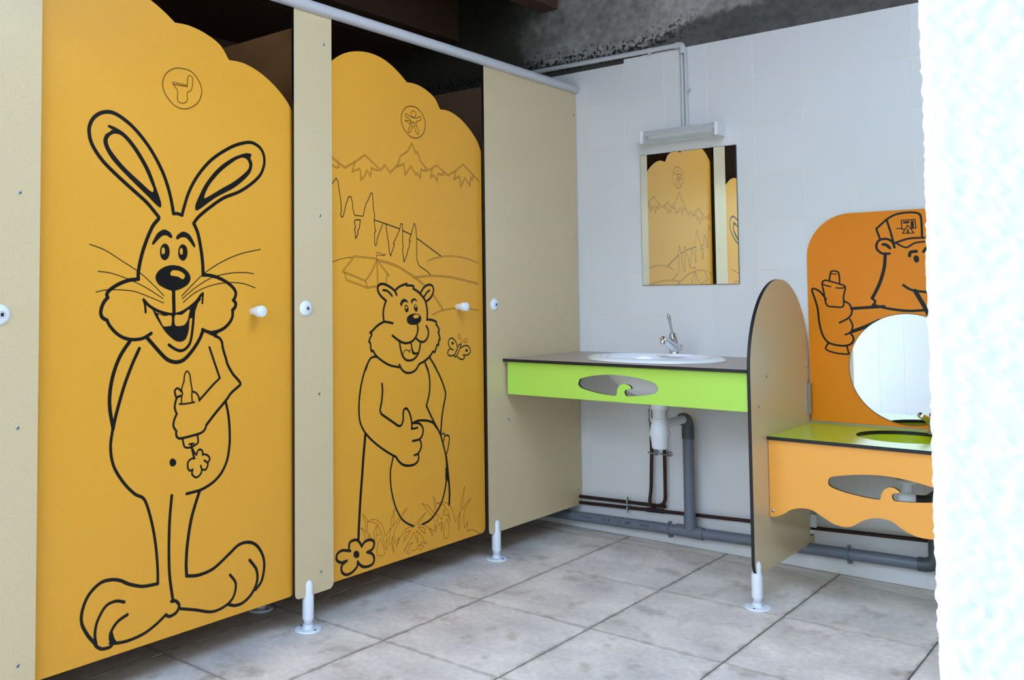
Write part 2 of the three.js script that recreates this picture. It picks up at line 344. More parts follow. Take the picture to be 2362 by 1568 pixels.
const cap_art = [
['c',7.4,298,1379,328,1395,371,1401,408,1395,417,1372,418,1305],
['l',7.4,298,1379,261,1345,272,1309],
['c',7.4,298,1379,310,1334,322,1280],
['c',7.3,325,1288,373,1302,425,1303],
['c',6.2,328,1288,362,1269,394,1285,440,1289],
['L',3.4,349,1372,396,1373,398,1341,351,1338],
['F',0.6,355,1366,365,1368,376,1367,376,1361,364,1360,355,1361],
['F',0.6,382,1367,387,1368,391,1366,391,1343,385,1341,381,1343],
['l',3.4,331,1342,348,1342],
['E',0.6,371,1353,381,1337,391,1322,371,1322,352,1323,361,1338],
['L',3.3,371,1353,391,1322,352,1323],
['F',0.6,370,1342,373,1333,374,1324,370,1324,367,1325,368,1333],
['c',8.5,305,1248,280,1249,260,1270,266,1297,290,1305,314,1295,323,1271],
['F',0.6,277,1286,290,1289,303,1282,312,1267,305,1265,292,1276,280,1280],
['c',11.9,290,1248,284,1192,266,1133,240,1080],
['c',8.6,237,1079,249,1065,239,1049],
['c',11.1,163,1038,230,1043,280,1046],
['c',9.1,250,1050,296,1038,365,1030,438,1035],
['l',14.9,388,1105,413,1056,439,999],
['c',8.9,349,1127,378,1108,440,1098],
['c',11.1,373,1237,378,1251,397,1253],
['F',0.5,405,1227,405,1219,403,1214,399,1211,394,1211,390,1215,387,1222,387,1229,389,1235,393,1238,398,1237,403,1233],
['c',9.8,421,1251,432,1265,445,1268],
['F',0.5,453,1176,451,1163,445,1154,439,1150,432,1154,428,1164,426,1177,428,1190,434,1200,440,1203,447,1199,451,1190],
['F',0.5,453,1227,452,1221,448,1216,444,1215,440,1216,437,1221,437,1227,438,1234,441,1238,445,1240,449,1238,452,1233],
['c',12.8,163,949,206,966,262,993],
['c',7.2,69,1075,49,1103,26,1117,16,1112,25,1081,36,1038,40,988,50,939,67,909,90,897,130,892,159,902,167,923,157,941],
['c',6.5,137,936,158,947,165,972,156,996],
['c',6.5,117,982,151,1002,164,1026,157,1053,138,1067],
['c',6,72,900,63,878,95,864,144,860,146,869,142,890],
['C',6,56,1140,61,1106,71,1053,100,1045,132,1047,135,1087,142,1123,120,1135,89,1145,68,1150],
['c',6,83,1147,90,1182,101,1186,119,1179,122,1140],
['l',4.2,91,1176,111,1174],
['c',4.8,59,1136,71,1129,88,1125],
['c',4.8,108,1120,125,1118,142,1121],
];
// ---------------------------------------------------------------- the print on the doors and on the mirror board (millimetres from the board's left edge and the floor)
function printBoard(art, width, height, base, ink, thin, grain) {
  const S = 1024, c = document.createElement('canvas'); c.width = Math.ceil(width * S); c.height = Math.min(2048, Math.ceil(height * S));
  const K = c.height / height, x = c.getContext('2d');
  x.fillStyle = base; x.fillRect(0, 0, c.width, c.height); x.lineCap = x.lineJoin = 'round';
  for (const [k, w, ...m] of art) {
    const p = []; for (let i = 0; i < m.length; i += 2) p.push([m[i] / 1000 * c.width / width, (height - m[i + 1] / 1000) * K]);
    const shut = 'CLFEN'.includes(k), straight = 'lLmT'.includes(k), n = p.length, q = (i) => shut ? p[(i + n) % n] : p[clamp(i, 0, n - 1)];
    x.beginPath(); x.moveTo(...p[0]);
    for (let i = 0; i < (shut ? n : n - 1); i++) {
      const [a, b, d, e] = [q(i - 1), q(i), q(i + 1), q(i + 2)];
      straight ? x.lineTo(...d) : x.bezierCurveTo(b[0] + (d[0] - a[0]) / 6, b[1] + (d[1] - a[1]) / 6, d[0] - (e[0] - b[0]) / 6, d[1] - (e[1] - b[1]) / 6, ...d);
    }
    if (shut) x.closePath();
    if (k === 'F' || k === 'E') { x.fillStyle = k === 'F' ? ink : base; x.fill(); continue; }
    x.strokeStyle = 'dmtTN'.includes(k) ? thin : ink; x.lineWidth = Math.max(1.6, w / 1000 * K); x.stroke();
    if (k === 'd' || k === 'm') { x.strokeStyle = base; x.lineWidth = Math.max(1.2, w / 1000 * K * 0.45); x.stroke(); }
  }
  const im = x.getImageData(0, 0, c.width, c.height);                       // faint fleck of the laminate
  for (let i = 0; i < im.data.length; i += 4) { const f = 1 + grain * (rnd() - 0.5); for (let j = 0; j < 3; j++) im.data[i + j] = clamp(im.data[i + j] * f, 0, 255); }
  x.putImageData(im, 0, 0);
  const t = canvasTexture(c); t.repeat.set(1 / width, 1 / height);          // outline coordinates are metres
  return t;
}
const ORANGE = '#e7a634', INK = '#0b0a0a', THIN = '#6e4308';
const DOOR_W = 0.92, DOOR_TOP = 2.01;

// ---------------------------------------------------------------- materials
const fleck = canvasTexture(pixels(512, 512, () => { const f = (rnd() - 0.5) * 22 + (rnd() < 0.015 ? -22 : 0); return [214 + f, 194 + f, 152 + f]; })); wrap(fleck, 2.4);
const M = {
  beige: std({ map: fleck, roughness: 0.24 }),
  core: std({ color: '#0b0b0d', roughness: 0.5 }),
  lime: std({ color: '#b2de55', roughness: 0.4 }),
  olive: std({ color: '#b4c030', roughness: 0.32 }),
  bowl: std({ color: '#aab40c', roughness: 0.3 }),
  apron: std({ color: '#f6a844', roughness: 0.42 }),
  taupe: std({ color: '#b0a08e', roughness: 0.38 }),
  white: std({ color: '#e9eaea', roughness: 0.35 }),
  ceramic: std({ color: '#f1f2f2', roughness: 0.12, clearcoat: 0.6, clearcoatRoughness: 0.08 }),
  nylon: std({ color: '#e6ebf0', roughness: 0.4 }),
  chrome: std({ color: '#d9dcdf', metalness: 1, roughness: 0.12 }),
  steel: std({ color: '#a8acb0', metalness: 1, roughness: 0.35 }),
  mirror: std({ color: '#eef2f1', metalness: 1, roughness: 0.0 }),
  glassEdge: std({ color: '#3d4a48', roughness: 0.3 }),
  greyPipe: std({ color: '#6d7480', roughness: 0.42 }),
  elbow: std({ color: '#4a5156', roughness: 0.42 }),
  copper: std({ color: '#3c2320', metalness: 0.5, roughness: 0.5 }),
  darkPipe: std({ color: '#191416', roughness: 0.5 }),
  rail: std({ color: '#c6c6c8', roughness: 0.4 }),
  conduit: std({ color: '#c9cacb', roughness: 0.5 }),
  grout: std({ color: '#ece6da', roughness: 0.9 }),
  floorGrout: std({ color: '#6d675e', roughness: 0.95 }),
  sideWall: std({ color: '#c4bdb0', roughness: 0.9 }),
  dark: std({ color: '#15130f', roughness: 0.8 }),
  beam: std({ color: '#5c4432', roughness: 0.8 }),
  tar: std({ color: '#0d0c0b', roughness: 0.85 }),
  cubicleShade: std({ color: '#80634a', roughness: 0.8 }),  // brown puts the shade of the unlit cubicles into the wall colour
  shadePanel: std({ color: '#a87a4a', roughness: 0.8 }),  // a beige panel coloured brown for the dimness inside the cubicle
  lens: std({ color: '#f6f7f5', roughness: 0.25, transmission: 0.85, thickness: 0, ior: 1.45 }),
  hole: std({ color: '#15181f', roughness: 0.7 }),
  silicone: std({ color: '#d9d8d0', roughness: 0.6 }),
};
const rabbitTex = printBoard(rabbit_art, DOOR_W, DOOR_TOP, ORANGE, INK, THIN, 0.05);
const bearTex = printBoard(bear_art, DOOR_W, DOOR_TOP, ORANGE, INK, THIN, 0.05);
const boardTex = printBoard(cap_art, 0.72, 1.42, '#e8860c', INK, THIN, 0.05);
M.rabbitDoor = std({ map: rabbitTex, specularIntensity: 0.55, roughness: 0.38 });
M.bearDoor = std({ map: bearTex, specularIntensity: 0.55, roughness: 0.38 });
M.mirrorBoard = std({ map: boardTex, specularIntensity: 0.55, roughness: 0.38 });

// ---------------------------------------------------------------- floor: stone-look tiles on a dark bed
const SX = 0.451, SZ = 0.5151, FX = 0.2463, FZ = 1.1453;
{
  const floor = structure('floor', 'mottled grey-beige stone-look tile floor with dark joints', 'floor');
  part('bed', boxAt(-1.6, 2.6, -0.12, -0.003, -0.2, 3.0), M.floorGrout, floor);
  const mats = [0, 1, 2, 3, 4, 5].map((n) => std({
    roughness: 0.5,
    map: canvasTexture(pixels(300, 342, (u, v) => {
      const x = u * 1.0 + n * 7.3, y = v * 1.14;
      const cloud = fbm(x * 2.4, y * 2.4, n, 5), fine = fbm(x * 22, y * 22, n + 3, 3), blot = smooth(0.1, 0.42, fbm(x * 4 + 9, y * 3, n + 8, 4));
      const e = Math.min(u, 1 - u, (1 - v) * 1.14, v * 1.14) + 0.05 * fbm(x * 7, y * 7, n + 20, 3), grime = 1 - smooth(-0.005, 0.035, e);
      const f = 1 + cloud * 0.2 + fine * 0.1 - blot * 0.13 - grime * 0.17;
      return [228 * f, (217 - 5 * blot - 3 * grime) * f, (203 - 12 * blot - 8 * grime) * f];
    })),
  }));
  const proto = new Map();
  const g0 = new RoundedBoxGeometry(SX - 0.005, 0.008, SZ - 0.005, 1, 0.0012);
  {                                                        // the top of each tile shows its texture once
    const p = g0.attributes.position, uv = g0.attributes.uv; for (let i = 0; i < p.count; i++) uv.setXY(i, p.getX(i) / SX + 0.5, 0.5 - p.getZ(i) / SZ);
  }
  for (let i = -4; i <= 4; i++) for (let j = -3; j <= 3; j++) {
    const x0 = Math.max(FX + i * SX, -1.6), x1 = Math.min(FX + (i + 1) * SX, 2.6), z0 = Math.max(FZ + j * SZ, 0), z1 = Math.min(FZ + (j + 1) * SZ, 3.0);
    if (x1 - x0 < 0.02 || z1 - z0 < 0.02) continue;
    const t = part('tile', g0, mats[Math.floor(rnd() * mats.length)], floor, [(x0 + x1) / 2, -0.004 + (rnd() - 0.5) * 0.0008, (z0 + z1) / 2], [0, rnd() < 0.5 ? Math.PI : 0, 0]);
    t.scale.set((x1 - x0 - 0.005) / (SX - 0.005), 1, (z1 - z0 - 0.005) / (SZ - 0.005));
  }
}

// ---------------------------------------------------------------- back wall: white glazed tiles, bare concrete band above
const OPP_H = 1.35, ROW = 2.1966, COL = 0.0587;
const glaze = [0, 1, 2, 3].map((k) => std({ color: new THREE.Color().setRGB(0.745 + 0.005 * k, 0.74 + 0.005 * k, 0.725 + 0.005 * k), roughness: 0.3, clearcoat: 0.25, clearcoatRoughness: 0.22 }));
const tileGeo = new RoundedBoxGeometry(0.1982, 0.1982, 0.008, 1, 0.0008);
function tileWall(parent, x0, x1, y1, z, face, start = ROW) {              // tiles 20 cm; face +1 looks to +z, -1 to -z
  for (let b = 0; b * 0.2 < y1 - 0.001; b++) {
    const row = start - b * 0.2, bot = Math.max(row - 0.2, 0);
    if (row - bot < 0.02) continue;
    for (let a = Math.floor((x0 - COL) / 0.2); COL + a * 0.2 < x1 - 0.002; a++) {
      const l = Math.max(x0, COL + a * 0.2), r = Math.min(x1, COL + (a + 1) * 0.2);
      if (r - l < 0.01) continue;
      const top = row - (face > 0 && b === 0 && r < 0.3 ? 0.02 : 0);          // the top course is cut short under the conduit
      const t = part('tile', tileGeo, glaze[Math.floor(rnd() * 4)], parent, [(l + r) / 2, (top + bot) / 2, z - face * 0.004]);
      t.scale.set((r - l - 0.0026) / 0.1982, (top - bot - 0.0026) / 0.1982, 1);
      t.rotation.set((rnd() - 0.5) * 0.004, (rnd() - 0.5) * 0.004, 0);
    }
  }
}
{
  const w = structure('wall_back', 'white tiled back wall under a stained concrete band', 'wall');
  part('tile_bed', boxAt(-0.341, 2.35, 0, ROW, -0.2, -0.0012), M.grout, w);
  part('shaded_cubicle_wall', boxAt(-1.6, -0.341, 0, ROW, -0.2, -0.004), M.cubicleShade, w);  // cubicle part of the wall, its shade put into the brown
  tileWall(w, -0.341, 2.35, ROW, 0, 1);
  const X0 = -1.6, X1 = 2.35, Y0 = ROW, Y1 = 2.8;
  const concrete = canvasTexture(pixels(1400, 220, (u, v) => {
    const x = X0 + u * (X1 - X0), y = Y0 + v * (Y1 - Y0), n = fbm(x * 3, y * 3, 1, 5), f = fbm(x * 26, y * 26, 4, 4), g = rnd() - 0.5;
    const edge = 2.225 + 0.1 * smooth(0.3, 0.75, x) + 0.10 * smooth(0.75, 1.6, x) + 0.05 * n;    // ragged lower limit of the pale plaster skin
    const skin = smooth(-0.012, 0.02, y - edge + 0.02 * f) * smooth(-0.35, -0.02, x + 0.3 * n) ;
    let c = 90 + 22 * n + 24 * f; c = c * (1 - skin) + (150 + 60 * n + 50 * f) * skin;
    const leftTone = 1 - smooth(-0.6, 0.05, x + 0.35 * n); c *= 1 - 0.42 * leftTone;  // darker and browner towards the left end
    const mould = smooth(0.12, 0.3, fbm(x * 60, y * 60, 9, 3) + 0.22 * (1 - Math.abs(y - edge) / 0.05)) * (1 - smooth(0.35, 0.7, x)) * (Math.abs(y - edge) < 0.11 ? 1 : 0);
    c *= 1 - 0.75 * mould; c += g * 14;
    return [c * 1.0, c * (0.975 - 0.02 * leftTone), c * (0.94 - 0.16 * leftTone)];
  }));
  concrete.wrapS = concrete.wrapT = THREE.ClampToEdgeWrapping;
  const band = boxAt(X0, X1, Y0, Y1, -0.2, -0.003), p = band.attributes.position, uv = band.attributes.uv;
  for (let i = 0; i < p.count; i++) uv.setXY(i, (p.getX(i) - X0) / (X1 - X0), (p.getY(i) - Y0) / (Y1 - Y0));
  part('concrete_band', band, std({ map: concrete, roughness: 0.95, bumpMap: concrete, bumpScale: 0.004 }), w);
  part('mortar_strip', boxAt(-0.34, 0.352, ROW - 0.021, ROW, -0.006, -0.0005), std({ color: '#3a3834', roughness: 0.95 }), w);
}

// ---------------------------------------------------------------- other walls, roof, ground outside
{
  const l = structure('wall_left', 'rear wall of the cubicles in a brown that stands for the shade inside', 'wall'); part('masonry', boxAt(-1.8, -1.6, 0, 2.8, -0.2, 3.0), M.cubicleShade, l);
  const r = structure('wall_right', 'white side wall behind the doorway', 'wall'); part('masonry', boxAt(2.35, 2.55, 0, 2.8, -0.2, 2.8), M.sideWall, r);
  const c = structure('ceiling', 'dark boarded roof over the wash room, with an added unseen porch that shades the front', 'ceiling');
  const EX = 1.1, EZ = 1.4;                                       // a roof over the cubicles with an eave along the back wall; the middle of the room is open to the sky
  for (let i = 0; i < 7; i++) part('board', boxAt(-1.8 + i * (EX + 1.8) / 7, -1.8 + (i + 1) * (EX + 1.8) / 7 - 0.004, 2.8, 2.83, -0.2, 3.0), M.beam, c);
  for (let i = 0; i < 8; i++) part('board', boxAt(EX + i * (2.75 - EX) / 8, EX + (i + 1) * (2.75 - EX) / 8 - 0.004, 2.8, 2.83, -0.2, EZ), M.beam, c);
  part('roofing', merged([boxAt(-1.8, EX, 2.83, 2.88, -0.2, 3.0), boxAt(EX, 2.75, 2.83, 2.88, -0.2, EZ)]), M.tar, c);
  for (let i = 0; i < 4; i++) part('board', boxAt(EX + i * 0.5, EX + i * 0.5 + 0.496, 2.8, 2.83, 2.83, 3.0), M.beam, c);
  for (let i = 0; i < 15; i++) part('board', boxAt(-4.2 + i * 0.47, -4.2 + i * 0.47 + 0.465, 2.8, 2.83, 3.0, 5.2), M.beam, c);  // unseen porch roof added to shade the near wall and the doorway
  part('roofing', merged([boxAt(-4.2, 2.85, 2.83, 2.88, 3.0, 5.2), boxAt(EX, 2.85, 2.83, 2.88, 2.83, 3.0)]), M.tar, c);
  part('soffit', boxAt(-1.6, -0.96, 2.46, 2.49, 0, 2.83), M.beam, c);
  const fl = structure('wall_front', 'white plaster wall left of the doorway', 'wall'); part('masonry', boxAt(-1.8, 0.0, 0, 2.8, 2.83, 2.92), M.cubicleShade, fl); part('render_coat', boxAt(-1.8, 0.0, 0, 2.8, 2.92, 3.0), M.white, fl); part('light_cut_lintel', boxAt(0, 2.62, 1.92, 2.8, 2.83, 2.99), M.white, fl);  // cubicle side browned for shade; unseen lintel hung low to limit doorway light
  const ps = structure('wall_light_blocker', 'added unseen wall outside the doorway that blocks light from the right front', 'wall'); part('masonry', boxAt(2.75, 2.95, 0, 2.8, 2.8, 8.5), M.sideWall, ps);  // added out of view to cut light on the left panels and near wall
  const bk = structure('wall_sun_blocker', 'added unseen wall behind the building that keeps the sun out', 'wall'); part('masonry', boxAt(-6, 8, 0, 4.3, -0.8, -0.21), M.grout, bk);  // added out of view so the sun stays off the open court
}
{
  // the near wall end: rough trowelled render with a soft arris
  const w = structure('wall_near', 'bright white rough-rendered wall end beside the doorway', 'wall');
  const E0 = 2.112, ZF = 3.0, R = 0.012, prof = [];
  for (let z = 2.8; z < ZF - R; z += 0.012) prof.push([E0, z, -1, 0]);
  for (let a = 0; a <= 8; a++) { const t = a / 8 * Math.PI / 2; prof.push([E0 + R - R * Math.cos(t), ZF - R + R * Math.sin(t), -Math.cos(t), Math.sin(t)]); }
  for (let x = E0 + R + 0.0035; x < 2.62; x += x < 2.4 ? 0.0035 : 0.02) prof.push([x, ZF, 0, 1]);
  const rows = [], pos = [], idx = [];
  for (let y = 0; y < 2.8; y += (y > 0.6 && y < 1.6) ? 0.0035 : 0.02) rows.push(y); rows.push(2.8);
  for (const y of rows) for (let k = 0; k < prof.length; k++) {
    const [x, z, nx, nz] = prof[k], s = x + (z < ZF - R ? (z - ZF) : 0);
    const u = s * 0.8 + y * 0.55, v = y * 0.8 - s * 0.55;
    const big = fbm(u * 60, v * 104, 2, 4), soft = 0.45 + 0.55 * smooth(0.0, 0.03, x - E0), d = soft * (0.0036 * big + 0.003 * Math.max(0, 1 - Math.abs(fbm(u * 40 + 5, v * 76, 6, 3)) * 7) - 0.0015) + 0.004 * fbm(0.5, y * 3, 3, 2);
    pos.push(x + nx * d, y, z + nz * d);
  }
  const n = prof.length;
  for (let j = 0; j < rows.length - 1; j++) for (let i = 0; i < n - 1; i++) { const a = j * n + i, b = a + 1, c = a + n, d = c + 1; idx.push(a, b, c, b, d, c); }
  const g = new THREE.BufferGeometry(); g.setAttribute('position', new THREE.Float32BufferAttribute(pos, 3)); g.setAttribute('uv', new THREE.Float32BufferAttribute(new Float32Array(pos.length / 3 * 2), 2)); g.setIndex(idx); g.computeVertexNormals();
  part('render_coat', g, std({ color: '#d0d1cf', roughness: 0.95, side: THREE.DoubleSide }), w);
  part('masonry', boxAt(E0 + 0.02, 2.62, 0, 2.8, 2.8, ZF - 0.02), M.white, w);
}
{
  const g = structure('ground', 'pale paving outside the wash room', 'ground'); part('side_path', boxAt(2.6, 18, -0.12, -0.012, -6, 3.0), std({ color: '#c9c2b2', roughness: 0.9 }), g); part('paving', boxAt(-14, 18, -0.12, -0.012, 3.0, 24), std({ color: '#c9c2b2', roughness: 0.9 }), g);
  const o = structure('wall_opposite', 'white tiled wall of the block across the passage', 'wall');
  part('tile_bed', boxAt(-0.3, 1.25, 0, OPP_H, 5.0012, 5.2), M.grout, o);
  tileWall(o, -0.3, 1.25, OPP_H, 5.0, -1, OPP_H);
}

// ---------------------------------------------------------------- roof timbers
{
  const b = thing('roof_beam', 'broad dark roof beam above the cubicles with a thin pale strip standing for its edge highlight', 'beam', [-0.83, 2.46, 1.4]);
  part('timber', box(0.24, 0.34, 2.8, 0, 0.17, 0), M.beam, b); part('edge_highlight', box(0.006, 0.008, 1.1, 0.121, 0.006, 0.3), M.steel, b);  // steel strip stands in for the highlight along the lower beam edge
  const c = thing('roof_beam', 'narrow brown roof beam set into the concrete band', 'beam', [-0.14, 2.505, 1.4]);
  part('timber', new RoundedBoxGeometry(0.1, 0.295, 2.8, 2, 0.004).translate(0, 0.1475, 0), M.beam, c);
}

// ---------------------------------------------------------------- cubicle front: panels, doors, head rail
const PANEL_BOTTOM = 0.113, PANEL_TOP = 2.0725, T = 0.012;
const screwHead = lathe([[0, 0.0026], [0.0025, 0.0024], [0.0048, 0.0012], [0.0055, 0]], 10), screwSlot = new THREE.CylinderGeometry(0.0017, 0.0017, 0.001, 6);
function screw(parent, x, y, z, turn) {                      // head looks along local +z, or along +x with turn
  const s = part('screw', screwHead, M.steel, parent, [x, y, z], turn ? [0, 0, -Math.PI / 2] : [Math.PI / 2, 0, 0]);
  part('recess', screwSlot, M.hole, s, [0, 0.0025, 0]);
}
const sleeveGeo = lathe([[0, 0.022], [0.0145, 0.022], [0.0145, 0.036], [0.0185, 0.038], [0.019, 0.1], [0.019, 0.118], [0.016, 0.1185], [0.016, 0.149], [0.0142, 0.157], [0.0095, 0.1625], [0, 0.1645]], 28);
const flangeGeo = merged([lathe([[0, 0], [0.043, 0], [0.0445, 0.002], [0.044, 0.0065], [0.04, 0.008], [0, 0.008]], 36), new THREE.CylinderGeometry(0.0185, 0.0185, 0.012, 6).translate(0, 0.014, 0), new THREE.CylinderGeometry(0.0135, 0.0135, 0.03, 20).translate(0, 0.022, 0)]);
function foot(parent, x, y, z, turn = 0) {
  const f = part('foot', sleeveGeo, M.nylon, parent, [x, y, z], [0, turn, 0]);
  const b = part('flange', flangeGeo, M.nylon, f);
  for (const s of [-1, 1]) part('flange_screw', screwSlot, M.hole, f, [0, 0.0083, s * 0.033]).scale.set(2.6, 1, 2.6);
  return b;
}
function indicator(parent, u) {                              // turn knob indicator: white dome with a small dark window
  const d = part('lock_indicator', lathe([[0, 0.012], [0.009, 0.0118], [0.018, 0.0095], [0.0245, 0.005], [0.026, 0]], 32), M.nylon, parent, [u, 1.062, T], [Math.PI / 2, 0, 0]);
  part('indicator_ring', lathe([[0.0075, 0.0105], [0.0085, 0.0128], [0.0095, 0.0105]], 20), M.greyPipe, d);
  part('indicator_window', box(0.008, 0.0026, 0.009, 0, 0.0118, 0), M.hole, d);
}
function frontPanel(label, zL, zR, screws, footU, indU, r) {
  const w = zL - zR, p = thing('cubicle_partition', label, 'panel', [-T, 0, zL], Math.PI / 2, 'beige panels between the cubicle doors');
  part('board', slab(roundedRect(0, PANEL_BOTTOM, w, PANEL_TOP, r), T, 8), [M.beige, M.core], p);
  for (const [y, z] of screws) screw(p, zL - z, y, T);
  if (footU !== null) foot(p, zL - footU, 0, T / 2);
  if (indU !== null) indicator(p, zL - indU);
  return p;
}
frontPanel('beige laminate panel at the left border, left of the rabbit door', 2.825, 2.697, [[1.373, 2.752], [0.775, 2.751], [0.183, 2.743]], null, 2.799, [0.02, 0.02, 0, 0]);
frontPanel('narrow beige laminate panel between the rabbit door and the bear door', 1.816, 1.641, [[1.973, 1.679], [1.378, 1.698], [0.774, 1.706], [0.18, 1.7]], 1.753, 1.766, [0.02, 0.02, 0, 0]);
frontPanel('wide beige laminate panel in the corner, right of the bear door', 0.748, 0.003, [[1.966, 0.021], [1.378, 0.02], [0.185, 0.03], [0.571, 0.597]], 0.688, 0.691, [0.02, 0, 0, 0]);

function doorShape(w) {
  const lobe = (s, pts) => { const c = new THREE.SplineCurve(pts.map(([x, y]) => new THREE.Vector2(x, y))).getPoints(20); for (const p of c.slice(1)) s.lineTo(p.x, p.y); };
  const s = new THREE.Shape(), b = 0.121, r = 0.025;
  s.moveTo(-0.01, b); s.lineTo(w - r, b); s.absarc(w - r, b + r, r, -Math.PI / 2, 0); s.lineTo(w, 1.706);
  lobe(s, [[w, 1.706], [0.877, 1.737], [0.845, 1.771], [0.793, 1.808], [0.737, 1.835], [0.677, 1.85], [0.62, 1.849]]);
  lobe(s, [[0.62, 1.849], [0.587, 1.889], [0.532, 1.914], [0.47, 1.926], [0.419, 1.924]]);
  lobe(s, [[0.419, 1.924], [0.384, 1.947], [0.336, 1.972], [0.279, 1.991], [0.215, 1.998], [0.156, 1.993], [0.1, 1.979], [0.05, 1.955], [-0.01, 1.912]]);
  return s;
}
function door(label, zL, mat, knobZ) {
  const d = thing('cubicle_door', label, 'door', [-0.022 - T, 0, zL], Math.PI / 2, 'orange cubicle doors');
  part('leaf', slab(doorShape(0.893), T), [mat, M.core], d);
  part('knob', lathe([[0, 0], [0.012, 0], [0.0125, 0.022], [0.0175, 0.027], [0.0185, 0.046], [0.0165, 0.051], [0, 0.052]], 28), M.nylon, d, [zL - knobZ, 1.056, T], [Math.PI / 2, 0, 0]);
  return d;
}
door('orange cubicle door printed with a tall laughing rabbit, round toilet sign above', 2.69, M.rabbitDoor, 1.975);
door('orange cubicle door printed with a bear, tent and mountains, round baby sign above', 1.635, M.bearDoor, 0.918);

{
  const r = thing('head_rail', 'long light grey round rail along the tops of the cubicle panels', 'rail', [0.004, 2.0915, 0]);
  const g = new THREE.CylinderGeometry(0.0205, 0.0205, 2.83, 32).rotateX(Math.PI / 2).translate(0, 0, 1.417);
  part('rail_tube', g, M.rail, r); part('end_cap', lathe([[0.0215, 0], [0.0222, 0.003], [0.0222, 0.03], [0.0212, 0.032]], 32), M.rail, r, [0, 0, 0.002], [Math.PI / 2, 0, 0]);
  // cubicle divider behind the narrow panel
  const d = thing('cubicle_divider', 'side panel browned to stand for the dim light inside the rabbit cubicle, seen above the door', 'panel', [-0.036, 0, 1.716]);
  const b = part('board', slab(roundedRect(-1.54, PANEL_BOTTOM, 0, PANEL_TOP - 0.03, 0.02), T, 6), [M.shadePanel, M.core], d);
  foot(d, -0.25, 0, T / 2, Math.PI / 2);
}

